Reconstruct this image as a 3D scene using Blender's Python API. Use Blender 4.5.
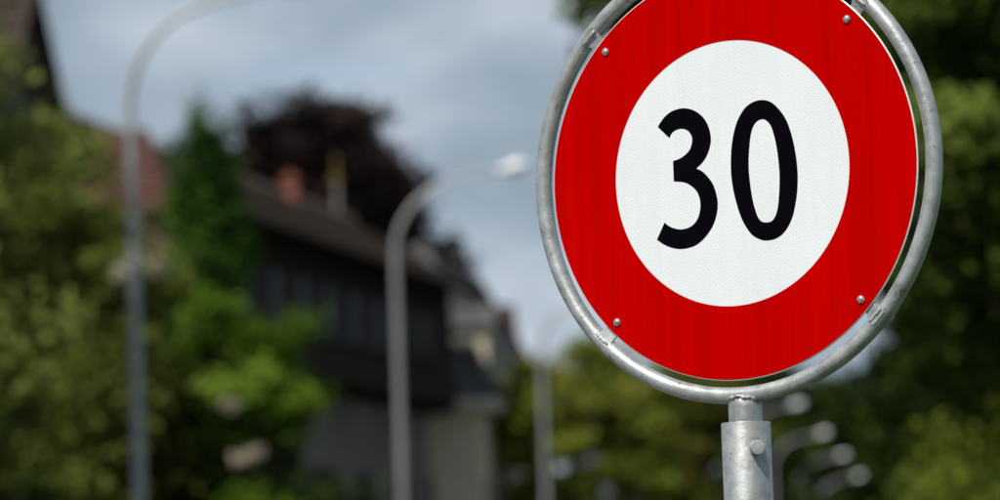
import bpy, math, random
import numpy as np
from mathutils import Vector, Matrix

# ------------------------------------------------------------------ scene, camera, world, sun, exposure
S = bpy.context.scene
for o in list(bpy.data.objects):
    bpy.data.objects.remove(o, do_unlink=True)
COL = S.collection
R = math.radians

PITCH, ROLL = 0.0994814, -0.0328966
cam_d = bpy.data.cameras.new('camera')
cam = bpy.data.objects.new('camera', cam_d); COL.objects.link(cam)
S.camera = cam
f_ = Vector((0, math.cos(PITCH), math.sin(PITCH)))
u_ = Vector((0, -math.sin(PITCH), math.cos(PITCH)))
r_ = Vector((1, 0, 0))
cr, sr = math.cos(ROLL), math.sin(ROLL)
right, up = cr * r_ + sr * u_, -sr * r_ + cr * u_
cam.matrix_world = Matrix(((right.x, up.x, -f_.x, 0), (right.y, up.y, -f_.y, 0), (right.z, up.z, -f_.z, 1.65), (0, 0, 0, 1)))
cam_d.sensor_width = 36; cam_d.lens = 144
cam_d.clip_start = 0.1; cam_d.clip_end = 6000
cam_d.dof.use_dof = True
cam_d.dof.focus_distance = 5.76
cam_d.dof.aperture_fstop = 4.5
cam_d.dof.aperture_blades = 0

SUN_EL, SUN_AZ = R(53), R(214)          # azimuth clockwise from +Y: behind the camera, to its left
to_sun = Vector((math.sin(SUN_AZ) * math.cos(SUN_EL), math.cos(SUN_AZ) * math.cos(SUN_EL), math.sin(SUN_EL)))
sun_d = bpy.data.lights.new('sun', 'SUN'); sun_d.energy = 4.7; sun_d.angle = R(0.53); sun_d.color = (1.0, 0.95, 0.87)
sun = bpy.data.objects.new('sun', sun_d); COL.objects.link(sun)
sun.rotation_euler = to_sun.to_track_quat('Z', 'Y').to_euler()
sun.location = (-20, -20, 40)

W = bpy.data.worlds.new('World'); S.world = W; W.use_nodes = True
nt = W.node_tree; nt.nodes.clear()
def N(t, tree, **kw):
    n = tree.nodes.new(t)
    for k, v in kw.items(): setattr(n, k, v)
    return n
out = N('ShaderNodeOutputWorld', nt); bg = N('ShaderNodeBackground', nt); bg.inputs[1].default_value = 0.1
sky = N('ShaderNodeTexSky', nt, sky_type='NISHITA'); sky.sun_disc = False
sky.sun_elevation = SUN_EL; sky.sun_rotation = SUN_AZ
sky.air_density = 1.0; sky.dust_density = 0.1; sky.ozone_density = 1.5
tc = N('ShaderNodeTexCoord', nt)
mp = N('ShaderNodeMapping', nt); mp.inputs['Scale'].default_value = (1, 1, 1.9); mp.inputs['Location'].default_value = (0.32, 0.0, 0.27)
cover = N('ShaderNodeTexNoise', nt); cover.inputs['Scale'].default_value = 5.2; cover.inputs['Detail'].default_value = 5; cover.inputs['Roughness'].default_value = 0.5
shade = N('ShaderNodeTexNoise', nt); shade.inputs['Scale'].default_value = 9.5; shade.inputs['Detail'].default_value = 4; shade.inputs['Roughness'].default_value = 0.5
cr1 = N('ShaderNodeValToRGB', nt); cr1.color_ramp.elements[0].position = 0.36; cr1.color_ramp.elements[1].position = 0.47
cr2 = N('ShaderNodeValToRGB', nt)
e = cr2.color_ramp.elements; e[0].position = 0.34; e[0].color = (2.1, 2.85, 3.5, 1); e[1].position = 0.66; e[1].color = (6.3, 6.95, 7.7, 1)
m_ = cr2.color_ramp.elements.new(0.5); m_.color = (3.65, 4.5, 5.4, 1)
mix = N('ShaderNodeMixRGB', nt)
L = nt.links.new
L(tc.outputs['Generated'], mp.inputs[0]); L(mp.outputs[0], cover.inputs['Vector']); L(mp.outputs[0], shade.inputs['Vector'])
L(cover.outputs[0], cr1.inputs[0]); L(shade.outputs[0], cr2.inputs[0])
L(cr1.outputs[0], mix.inputs[0]); L(sky.outputs[0], mix.inputs[1]); L(cr2.outputs[0], mix.inputs[2])
L(mix.outputs[0], bg.inputs[0]); L(bg.outputs[0], out.inputs[0])

S.view_settings.view_transform = 'Standard'; S.view_settings.look = 'None'
S.view_settings.exposure = 0.0; S.view_settings.gamma = 1.0; S.view_settings.use_curve_mapping = False
S.render.engine = 'CYCLES'
S.cycles.use_denoising = True
S.cycles.max_bounces = 8; S.cycles.transparent_max_bounces = 8

# ------------------------------------------------------------------ materials
MATS = {}
def mat(name, col, rough=0.7, metal=0.0, var=0.25, scale=3.0, bump=0.0, bscale=20.0, spec=0.5, col2=None, stretch=(1, 1, 1), detail=5):
    """principled material whose colour wanders between two tones of the same paint or stone"""
    m = bpy.data.materials.new(name); m.use_nodes = True; t = m.node_tree
    b = t.nodes['Principled BSDF']
    b.inputs['Roughness'].default_value = rough; b.inputs['Metallic'].default_value = metal
    b.inputs['Specular IOR Level'].default_value = spec
    c = N('ShaderNodeTexCoord', t); mp = N('ShaderNodeMapping', t); mp.inputs['Scale'].default_value = stretch
    n = N('ShaderNodeTexNoise', t); n.inputs['Scale'].default_value = scale; n.inputs['Detail'].default_value = detail
    rp = N('ShaderNodeValToRGB', t)
    c2 = col2 if col2 else tuple(x * (1 - var) for x in col)
    rp.color_ramp.elements[0].position = 0.32; rp.color_ramp.elements[1].position = 0.68
    rp.color_ramp.elements[0].color = (*c2, 1); rp.color_ramp.elements[1].color = (*col, 1)
    l = t.links.new
    l(c.outputs['Object'], mp.inputs[0]); l(mp.outputs[0], n.inputs['Vector']); l(n.outputs[0], rp.inputs[0]); l(rp.outputs[0], b.inputs['Base Color'])
    if bump:
        n2 = N('ShaderNodeTexNoise', t); n2.inputs['Scale'].default_value = bscale; n2.inputs['Detail'].default_value = 6
        bp = N('ShaderNodeBump', t); bp.inputs['Strength'].default_value = bump; bp.inputs['Distance'].default_value = 0.02
        l(mp.outputs[0], n2.inputs['Vector']); l(n2.outputs[0], bp.inputs['Height']); l(bp.outputs[0], b.inputs['Normal'])
    MATS[name] = m
    return m

def leaf_mat(name, dark, mid, light, trans=0.22):
    m = bpy.data.materials.new(name); m.use_nodes = True; t = m.node_tree; l = t.links.new
    b = t.nodes['Principled BSDF']; b.inputs['Roughness'].default_value = 0.65; b.inputs['Specular IOR Level'].default_value = 0.07
    a = N('ShaderNodeAttribute', t); a.attribute_name = 'tint'
    rp = N('ShaderNodeValToRGB', t); e = rp.color_ramp.elements
    e[0].color = (*dark, 1); e[1].color = (*light, 1); x = e.new(0.5); x.color = (*mid, 1)
    tr = N('ShaderNodeBsdfTranslucent', t); mx = N('ShaderNodeMixShader', t); mx.inputs[0].default_value = trans
    l(a.outputs['Fac'], rp.inputs[0]); l(rp.outputs[0], b.inputs['Base Color']); l(rp.outputs[0], tr.inputs[0])
    l(b.outputs[0], mx.inputs[1]); l(tr.outputs[0], mx.inputs[2]); l(mx.outputs[0], t.nodes['Material Output'].inputs[0])
    MATS[name] = m
    return m

mat('asphalt', (0.055, 0.055, 0.058), 0.9, bump=0.4, bscale=60, scale=0.8, var=0.3)
mat('paving', (0.28, 0.27, 0.25), 0.9, bump=0.3, bscale=40, scale=1.2)
mat('kerb_stone', (0.32, 0.31, 0.29), 0.85, bump=0.3, bscale=30)
mat('road_paint', (0.75, 0.75, 0.72), 0.6, var=0.2, scale=4)
mat('turf', (0.055, 0.085, 0.025), 1.0, col2=(0.03, 0.05, 0.015), scale=0.35, bump=0.6, bscale=12, spec=0.06)
mat('bark', (0.09, 0.07, 0.05), 0.95, bump=0.8, bscale=18, stretch=(3, 3, 0.6), spec=0.06)
mat('lamp_steel', (0.37, 0.37, 0.375), 0.45, metal=0.35, scale=1.2, var=0.2)
mat('lamp_hood', (0.84, 0.84, 0.84), 0.3, var=0.05)
mat('lamp_glass', (0.82, 0.83, 0.84), 0.12, var=0.04)
mat('dark_wood', (0.031, 0.020, 0.017), 0.85, scale=2.5, stretch=(4, 4, 0.4), bump=0.4, var=0.4, spec=0.06)
mat('dark_trim', (0.020, 0.014, 0.013), 0.8, scale=2, spec=0.06)
mat('grey_render', (0.14, 0.128, 0.112), 0.95, scale=0.5, var=0.3, bump=0.2, spec=0.06)
mat('pink_render', (0.20, 0.115, 0.10), 0.95, scale=0.6, var=0.25, bump=0.2, spec=0.06)
mat('cream_render', (0.62, 0.55, 0.41), 0.92, scale=0.6, var=0.15, bump=0.2, spec=0.06)
mat('pale_trim', (0.62, 0.58, 0.50), 0.7, scale=2, var=0.12)
mat('brown_tile', (0.205, 0.155, 0.13), 0.9, scale=1.6, var=0.4, bump=0.5, bscale=9, spec=0.06)
mat('slate_tile', (0.12, 0.115, 0.118), 0.8, scale=1.6, var=0.4, bump=0.5, bscale=9, spec=0.06)
mat('red_tile', (0.145, 0.072, 0.060), 0.9, scale=1.6, var=0.35, bump=0.5, bscale=9, spec=0.06)
mat('brick_orange', (0.24, 0.10, 0.07), 0.9, scale=2, var=0.3, bump=0.5, bscale=15, spec=0.06)
mat('brick_dark', (0.075, 0.055, 0.050), 0.95, scale=1.5, var=0.35, bump=0.5, bscale=12, spec=0.06)
mat('chimney_white', (0.20, 0.19, 0.18), 0.9, scale=2, spec=0.06)
mat('clay_ochre', (0.22, 0.15, 0.06), 0.8, scale=3, spec=0.06)
mat('window_glass', (0.02, 0.022, 0.025), 0.12, var=0.1, spec=0.25)
mat('curtain_cloth', (0.65, 0.62, 0.55), 0.9, var=0.15, spec=0.06)
mat('shutter_green', (0.050, 0.045, 0.043), 0.8, var=0.2, spec=0.06)

leaf_mat('leaf_olive', (0.020, 0.032, 0.004), (0.105, 0.135, 0.020), (0.25, 0.28, 0.070))
leaf_mat('leaf_dark', (0.004, 0.009, 0.002), (0.020, 0.038, 0.006), (0.060, 0.092, 0.016), 0.15)
leaf_mat('leaf_conifer', (0.008, 0.024, 0.003), (0.028, 0.078, 0.009), (0.070, 0.15, 0.020), 0.12)
leaf_mat('leaf_bright', (0.026, 0.055, 0.004), (0.100, 0.185, 0.013), (0.19, 0.28, 0.032))
leaf_mat('leaf_copper', (0.007, 0.004, 0.005), (0.018, 0.011, 0.011), (0.045, 0.026, 0.022), 0.2)
leaf_mat('leaf_autumn', (0.075, 0.10, 0.010), (0.17, 0.205, 0.024), (0.28, 0.26, 0.045))
leaf_mat('leaf_maple', (0.040, 0.064, 0.008), (0.095, 0.115, 0.016), (0.20, 0.14, 0.03))
leaf_mat('leaf_mid', (0.010, 0.020, 0.003), (0.050, 0.086, 0.010), (0.13, 0.18, 0.028))

# galvanised steel: mottled zinc, dull streaks, small lumps
def galvanised(name, seed=0.0, base=0.45):
    m = bpy.data.materials.new(name); m.use_nodes = True; t = m.node_tree; l = t.links.new
    b = t.nodes['Principled BSDF']; b.inputs['Metallic'].default_value = 0.55
    c = N('ShaderNodeTexCoord', t); mp = N('ShaderNodeMapping', t); mp.inputs['Location'].default_value = (seed, seed, seed)
    n1 = N('ShaderNodeTexNoise', t); n1.inputs['Scale'].default_value = 26; n1.inputs['Detail'].default_value = 8; n1.inputs['Roughness'].default_value = 0.65
    n2 = N('ShaderNodeTexVoronoi', t); n2.inputs['Scale'].default_value = 85
    n3 = N('ShaderNodeTexNoise', t); n3.inputs['Scale'].default_value = 150; n3.inputs['Detail'].default_value = 3
    rp = N('ShaderNodeValToRGB', t); e = rp.color_ramp.elements
    e[0].position = 0.30; e[0].color = (base * 0.52, base * 0.54, base * 0.54, 1); e[1].position = 0.72; e[1].color = (base * 1.12, base * 1.16, base * 1.15, 1)
    x = e.new(0.48); x.color = (base * 0.86, base * 0.90, base * 0.89, 1)
    mx = N('ShaderNodeMixRGB', t, blend_type='OVERLAY'); mx.inputs[0].default_value = 0.09
    # sparse dark specks
    sp = N('ShaderNodeTexNoise', t); sp.inputs['Scale'].default_value = 95; sp.inputs['Detail'].default_value = 2
    spr = N('ShaderNodeValToRGB', t); spr.color_ramp.elements[0].position = 0.66; spr.color_ramp.elements[0].color = (1, 1, 1, 1)
    spr.color_ramp.elements[1].position = 0.75; spr.color_ramp.elements[1].color = (0.55, 0.53, 0.5, 1)
    mu = N('ShaderNodeMixRGB', t, blend_type='MULTIPLY'); mu.inputs[0].default_value = 1
    rr = N('ShaderNodeMapRange', t); rr.inputs['To Min'].default_value = 0.36; rr.inputs['To Max'].default_value = 0.62
    bp = N('ShaderNodeBump', t); bp.inputs['Strength'].default_value = 0.35; bp.inputs['Distance'].default_value = 0.003
    l(c.outputs['Object'], mp.inputs[0])
    for n in (n1, n2, n3, sp): l(mp.outputs[0], n.inputs['Vector'])
    l(n1.outputs[0], rp.inputs[0]); l(rp.outputs[0], mx.inputs[1]); bw_ = N('ShaderNodeSeparateColor', t); l(n2.outputs['Color'], bw_.inputs[0]); l(bw_.outputs[0], mx.inputs[2])
    l(sp.outputs[0], spr.inputs[0]); l(mx.outputs[0], mu.inputs[1]); l(spr.outputs[0], mu.inputs[2]); l(mu.outputs[0], b.inputs['Base Color'])
    l(n1.outputs[0], rr.inputs[0]); l(rr.outputs[0], b.inputs['Roughness'])
    ad = N('ShaderNodeMath', t, operation='MULTIPLY_ADD'); ad.inputs[1].default_value = 0.3
    l(n3.outputs[0], ad.inputs[0]); l(n1.outputs[0], ad.inputs[2]); l(ad.outputs[0], bp.inputs['Height']); l(bp.outputs[0], b.inputs['Normal'])
    MATS[name] = m
galvanised('zinc_ring', 0.0, 0.43); galvanised('zinc_post', 3.1, 0.37); galvanised('zinc_bolt', 7.7, 0.45); galvanised('zinc_weld', 5.2, 0.50)
mat('plate_aluminium', (0.80, 0.80, 0.80), 0.45, metal=0.2, var=0.1, scale=30)
mat('rivet_steel', (0.72, 0.72, 0.72), 0.22, metal=0.9, var=0.15, scale=60)

# prismatic reflective sheeting: fine diamond lattice, faint upright bands from the roll
def sheeting(name, col, lattice, bands, rough):
    m = bpy.data.materials.new(name); m.use_nodes = True; t = m.node_tree; l = t.links.new
    b = t.nodes['Principled BSDF']; b.inputs['Roughness'].default_value = rough; b.inputs['Specular IOR Level'].default_value = 0.0
    c = N('ShaderNodeTexCoord', t); sx = N('ShaderNodeSeparateXYZ', t); l(c.outputs['Object'], sx.inputs[0])
    def M(op, a, bb=None, cc=None):
        n = N('ShaderNodeMath', t, operation=op)
        for i, v in enumerate((a, bb, cc)):
            if v is None: continue
            if isinstance(v, (int, float)): n.inputs[i].default_value = v
            else: l(v, n.inputs[i])
        return n.outputs[0]
    k = 2 * math.pi / 0.0047
    x, z = sx.outputs[0], sx.outputs[2]
    sA = M('SINE', M('MULTIPLY', M('ADD', x, M('MULTIPLY', z, 0.70)), k))
    sB = M('SINE', M('MULTIPLY', M('SUBTRACT', x, M('MULTIPLY', z, 0.70)), k))
    lat = M('MINIMUM', sA, sB)                                   # crossed diagonal cell walls
    n = N('ShaderNodeTexNoise', t); n.inputs['Scale'].default_value = 1.0; n.inputs['Detail'].default_value = 3
    mp = N('ShaderNodeMapping', t); mp.inputs['Scale'].default_value = (46, 1, 1.6); l(c.outputs['Object'], mp.inputs[0]); l(mp.outputs[0], n.inputs['Vector'])
    band = M('SUBTRACT', n.outputs[0], 0.5)
    # faint grime
    g = N('ShaderNodeTexNoise', t); g.inputs['Scale'].default_value = 7; g.inputs['Detail'].default_value = 6
    l(c.outputs['Object'], g.inputs['Vector'])
    gr = M('MULTIPLY', M('SUBTRACT', g.outputs[0], 0.5), 0.10)
    val = M('ADD', M('ADD', M('ADD', M('MULTIPLY', lat, lattice), M('MULTIPLY', band, bands)), 1.0), gr)
    vm = N('ShaderNodeVectorMath', t, operation='SCALE'); vm.inputs[0].default_value = col; l(val, vm.inputs['Scale'])
    l(vm.outputs[0], b.inputs['Base Color'])
    bp = N('ShaderNodeBump', t); bp.inputs['Strength'].default_value = 0.06; bp.inputs['Distance'].default_value = 0.001
    l(lat, bp.inputs['Height']); l(bp.outputs[0], b.inputs['Normal'])
    MATS[name] = m
sheeting('sheeting_red', (0.455, 0.0004, 0.0004), 0.05, 0.55, 0.6)
sheeting('sheeting_white', (0.76, 0.785, 0.805), 0.14, 0.12, 0.6)
mat('film_black', (0.003, 0.003, 0.005), 0.7, var=0.2, scale=40, spec=0.0)

# ------------------------------------------------------------------ mesh helpers
class MB:
    def __init__(s): s.v = []; s.f = []
    def add(s, v, f):
        n = len(s.v); s.v += [tuple(p) for p in v]; s.f += [tuple(i + n for i in q) for q in f]; return s
    def box(s, x0, x1, y0, y1, z0, z1):
        return s.add([(x0, y0, z0), (x1, y0, z0), (x1, y1, z0), (x0, y1, z0), (x0, y0, z1), (x1, y0, z1), (x1, y1, z1), (x0, y1, z1)],
                     [(0, 3, 2, 1), (4, 5, 6, 7), (0, 1, 5, 4), (1, 2, 6, 5), (2, 3, 7, 6), (3, 0, 4, 7)])
    def hexa(s, a, b):               # lower quad a, upper quad b
        return s.add(list(a) + list(b), [(3, 2, 1, 0), (4, 5, 6, 7), (0, 1, 5, 4), (1, 2, 6, 5), (2, 3, 7, 6), (3, 0, 4, 7)])
    def tube(s, pts, rad, n=10, closed=False, cap=True):
        pts = [Vector(p) for p in pts]; k = len(pts); vs = []; prev = None
        for i, p in enumerate(pts):
            a = pts[(i - 1) % k] if (closed or i > 0) else p
            b = pts[(i + 1) % k] if (closed or i < k - 1) else p
            d = (b - a).normalized()
            if prev is None:
                h = Vector((0, 0, 1)) if abs(d.z) < 0.9 else Vector((1, 0, 0))
                prev = (h - d * h.dot(d)).normalized()
            else:
                prev = (prev - d * prev.dot(d)).normalized()
            q = d.cross(prev)
            r = rad[i] if hasattr(rad, '__len__') else rad
            for j in range(n):
                t = 2 * math.pi * j / n
                vs.append(p + r * (math.cos(t) * prev + math.sin(t) * q))
        fs = []
        for i in range(k if closed else k - 1):
            for j in range(n):
                a, b = i * n + j, i * n + (j + 1) % n
                c, d = ((i + 1) % k) * n + (j + 1) % n, ((i + 1) % k) * n + j
                fs.append((a, b, c, d))
        if cap and not closed:
            fs.append(tuple(reversed(range(n)))); fs.append(tuple((k - 1) * n + j for j in range(n)))
        return s.add(vs, fs)
    def lathe(s, prof, n=32, c=(0, 0, 0)):     # prof: (r, z); closed at both ends by flat caps
        vs = [(c[0] + r * math.cos(2 * math.pi * j / n), c[1] + r * math.sin(2 * math.pi * j / n), c[2] + z) for r, z in prof for j in range(n)]
        fs = [(i * n + j, i * n + (j + 1) % n, (i + 1) * n + (j + 1) % n, (i + 1) * n + j) for i in range(len(prof) - 1) for j in range(n)]
        fs.append(tuple(reversed(range(n)))); fs.append(tuple((len(prof) - 1) * n + j for j in range(n)))
        return s.add(vs, fs)
    def mesh(s, name, m, smooth=False, angle=None):
        me = bpy.data.meshes.new(name); me.from_pydata(s.v, [], s.f); me.update()
        if m: me.materials.append(MATS[m])
        if smooth:
            me.polygons.foreach_set('use_smooth', [True] * len(me.polygons))
            if angle is not None:
                me.set_sharp_from_angle(angle=R(angle))
        return me
    def build(s, name, m, parent=None, smooth=False, angle=None):
        return link(name, s.mesh(name, m, smooth, angle), parent)

def link(name, data, parent=None):
    o = bpy.data.objects.new(name, data); COL.objects.link(o); o.parent = parent; return o
def tag(o, label=None, cat=None, group=None, kind=None):
    for k, v in (('label', label), ('category', cat), ('group', group), ('kind', kind)):
        if v: o[k] = v
    return o
def empty(name, loc, rz=0.0):
    o = link(name, None); o.location = loc; o.rotation_euler = (0, 0, rz); o.empty_display_size = 0.3; return o
def copy_tree(o, parent=None):
    c = o.copy(); COL.objects.link(c); c.parent = parent
    for ch in o.children: copy_tree(ch, c)
    return c

# ------------------------------------------------------------------ ground, road, pavement (they run on below the picture's lower edge)
def road_axis(y):                                     # the street runs straight away, then bends to the right
    x = 0.125 * y
    if y > 215: x += (y - 215) ** 2 * 0.011
    return x
def strip(name, s0, s1, z0, z1, m, ys, parent=None):
    b = MB()
    for a, c in zip(ys[:-1], ys[1:]):
        xa, xc = road_axis(a), road_axis(c)
        b.hexa([(xa + s0, a, z0), (xa + s1, a, z0), (xc + s1, c, z0), (xc + s0, c, z0)],
               [(xa + s0, a, z1), (xa + s1, a, z1), (xc + s1, c, z1), (xc + s0, c, z1)])
    return b.build(name, m, parent)
g = MB().add([(-3000, -3000, 0), (3000, -3000, 0), (3000, 3000, 0), (-3000, 3000, 0)], [(0, 1, 2, 3)]).build('ground', 'turf'); tag(g, kind='structure')
YS = [-60, 0, 60, 120, 180, 215, 230, 245, 260, 275]
tag(strip('road', -9.9, -2.9, -0.3, 0.008, 'asphalt', YS), kind='structure')
tag(strip('pavement', -12.4, -10.05, -0.3, 0.125, 'paving', YS), kind='structure')
tag(strip('footpath', -2.75, -1.5, -0.3, 0.125, 'paving', YS), kind='structure')
for nm, a, b in (('kerb', -10.05, -9.9), ('kerb', -2.9, -2.75)):
    tag(strip(nm, a, b, -0.3, 0.13, 'kerb_stone', YS), kind='structure')
mk = MB()
for y in range(-40, 205, 9):
    xa, xc = road_axis(y) - 6.4, road_axis(y + 3) - 6.4
    mk.add([(xa - 0.07, y, 0.013), (xa + 0.07, y, 0.013), (xc + 0.07, y + 3, 0.013), (xc - 0.07, y + 3, 0.013)], [(0, 1, 2, 3)])
tag(mk.build('road_marking', 'road_paint'), kind='structure')

# ------------------------------------------------------------------ the speed limit sign
def catmull(pts, n=6):
    P = [Vector(p) for p in pts]; out = []
    for i in range(len(P) - 1):
        p0 = P[i - 1] if i > 0 else P[i] * 2 - P[i + 1]
        p3 = P[i + 2] if i + 2 < len(P) else P[i + 1] * 2 - P[i]
        p1, p2 = P[i], P[i + 1]
        for k in range(n):
            t = k / n
            out.append(0.5 * (2 * p1 + (p2 - p0) * t + (2 * p0 - 5 * p1 + 4 * p2 - p3) * t * t + (3 * p1 - p0 - 3 * p2 + p3) * t ** 3))
    out.append(P[-1]); return out
def loop(pts, n=6):
    P = [Vector(p) for p in pts]; k = len(P); out = []
    for i in range(k):
        p0, p1, p2, p3 = P[i - 1], P[i], P[(i + 1) % k], P[(i + 2) % k]
        for j in range(n):
            t = j / n
            out.append(0.5 * (2 * p1 + (p2 - p0) * t + (2 * p0 - 5 * p1 + 4 * p2 - p3) * t * t + (3 * p1 - p0 - 3 * p2 + p3) * t ** 3))
    return out
# outlines in millimetres from the disc's centre
T_UP = [(-117.3, 79.7), (-110.1, 88.4), (-100.3, 96.3), (-89.2, 100.9), (-74.4, 102.4), (-61.1, 99.5), (-49.4, 93.1), (-39.3, 83.1), (-32.5, 69.7), (-29.8, 54.7), (-31.8, 42.0), (-38.1, 28.7), (-46.6, 19.0), (-56.3, 12.3)]
T_LO = [(-56.3, 12.3), (-46.0, 6.5), (-37.1, -2.9), (-29.7, -13.9), (-25.6, -26.0), (-23.4, -40.2), (-25.3, -55.1), (-31.4, -70.8), (-41.4, -83.9), (-53.9, -94.4), (-67.6, -100.6), (-86.4, -102.4), (-102.3, -99.3), (-115.5, -93.4), (-127.2, -85.3)]
T_LI = [(-113.3, -61.5), (-103.4, -68.8), (-88.9, -73.6), (-75.5, -73.0), (-64.6, -68.4), (-56.6, -59.1), (-52.4, -45.5), (-52.8, -32.7), (-56.8, -21.8), (-65.1, -12.8), (-77.3, -5.9), (-94.6, -2.8)]
T_UI = [(-94.4, 27.0), (-82.2, 29.7), (-71.2, 35.6), (-64.1, 43.1), (-60.8, 54.4), (-62.3, 61.6), (-67.3, 68.7), (-75.9, 72.5), (-85.4, 72.3), (-93.6, 68.5), (-98.8, 61.3)]
Z_OUT = [(58.8, 99.8), (44.3, 99.1), (30.8, 93.1), (21.1, 83.0), (13.2, 69.9), (7.6, 54.2), (3.5, 36.0), (1.5, 17.6), (1.0, 4.8), (1.2, -6.8), (3.4, -25.6), (7.2, -43.4), (13.2, -63.7), (21.5, -80.7), (31.3, -93.2), (42.8, -100.1), (53.1, -102.9), (67.4, -101.9), (79.4, -96.5), (89.0, -87.1), (97.0, -74.0), (102.3, -58.4), (106.4, -40.4), (108.6, -22.2), (109.0, -6.1), (107.9, 11.3), (105.3, 30.0), (101.1, 48.9), (94.8, 66.9), (85.2, 81.8), (72.8, 94.3)]
Z_IN = [(56.0, 72.3), (46.7, 69.8), (40.2, 62.4), (35.9, 51.2), (33.0, 35.2), (30.7, 16.9), (30.1, 0.7), (30.6, -9.8), (32.2, -28.5), (35.1, -47.3), (40.6, -66.4), (46.7, -74.6), (54.5, -76.9), (63.1, -76.1), (69.2, -70.2), (73.6, -60.3), (76.8, -44.4), (78.8, -26.2), (79.8, -7.8), (78.6, 16.6), (76.2, 35.3), (72.6, 51.9), (68.5, 62.8), (62.4, 69.7)]
SX, SY, SZ = 0.33623, 5.73063, 2.32255
YAW, SPIN = 0.5638, 0.009147
sign = empty('speed_limit_sign', (SX, SY, 0.0), -YAW)
tag(sign, 'round red and white 30 speed limit sign in a galvanised ring on a steel post', 'road sign')
def SP(u, v, y=0.0):                                  # disc plane point, metres; x to its right, z up, y into the scene
    c, s = math.cos(SPIN), math.sin(SPIN)
    return (u * c - v * s, y, SZ + u * s + v * c)
def circle(r, n=160): return [(r * math.cos(2 * math.pi * i / n), r * math.sin(2 * math.pi * i / n)) for i in range(n)]
def sheet(name, outer, hole, y0, y1, m, parent):
    """flat cut film of real thickness: fills an outline (with an optional hole) by triangulation"""
    from mathutils.geometry import tessellate_polygon
    loops = [[Vector((a, b, 0)) for a, b in outer]] + ([[Vector((a, b, 0)) for a, b in hole]] if hole else [])
    tri = tessellate_polygon(loops); P = [p for l in loops for p in l]; n = len(P)
    b = MB(); v = [SP(p.x, p.y, y0) for p in P] + [SP(p.x, p.y, y1) for p in P]
    f = []
    for t in tri:
        a, c, d = (P[i] for i in t)
        ccw = (c.x - a.x) * (d.y - a.y) - (c.y - a.y) * (d.x - a.x) > 0
        t = t if ccw else tuple(reversed(t))
        f.append(tuple(t))
    k = 0
    for l in loops:
        m_ = len(l)
        for i in range(m_): f.append((k + i, k + (i + 1) % m_, n + k + (i + 1) % m_, n + k + i))
        k += m_
    b.add(v, f)
    return b.build(name, m, parent)
# plate with a slightly rounded rim
pl = MB(); n = 200; prof = [(0.2988, 0.0), (0.3, 0.0008), (0.3, 0.0030), (0.2985, 0.0042)]
v = [SP(r * math.cos(2 * math.pi * i / n), r * math.sin(2 * math.pi * i / n), y) for r, y in prof for i in range(n)]
fc = [(a * n + i, (a + 1) * n + i, (a + 1) * n + (i + 1) % n, a * n + (i + 1) % n) for a in range(3) for i in range(n)]
fc += [tuple(range(n)), tuple(reversed(range(3 * n, 4 * n)))]
pl.add(v, fc); plate = pl.build('plate', 'plate_aluminium', sign)
white = sheet('white_field', circle(0.1936), None, -0.0004, 0.0, 'sheeting_white', plate)
redr = sheet('red_border', circle(0.2984, 200), circle(0.19255, 200), -0.0008, 0.0, 'sheeting_red', plate)
mm = lambda L_: [(p[0] / 1000, p[1] / 1000) for p in L_]
three = catmull(T_UP)[:-1] + catmull(T_LO) + catmull(T_LI) + catmull(T_UI)
sheet('digit_three', mm(three), None, -0.0008, -0.0004, 'film_black', plate)
sheet('digit_zero', mm(loop(Z_OUT)), mm(loop(Z_IN)), -0.0008, -0.0004, 'film_black', plate)
# ring tube (slightly uneven by hand bending)
RR, TR = 0.3216, 0.0122
rng = random.Random(4)
ph = [rng.uniform(0, 6.28) for _ in range(4)]
pts = []
for i in range(180):
    t = 2 * math.pi * i / 180
    r = RR + 0.0006 * math.sin(3 * t + ph[0]) + 0.0004 * math.sin(5 * t + ph[1])
    pts.append(SP(r * math.cos(t), r * math.sin(t), 0.006 + 0.0006 * math.sin(2 * t + ph[2])))
ring = MB().tube(pts, TR, 24, closed=True).build('ring', 'zinc_ring', sign, True)
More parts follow.
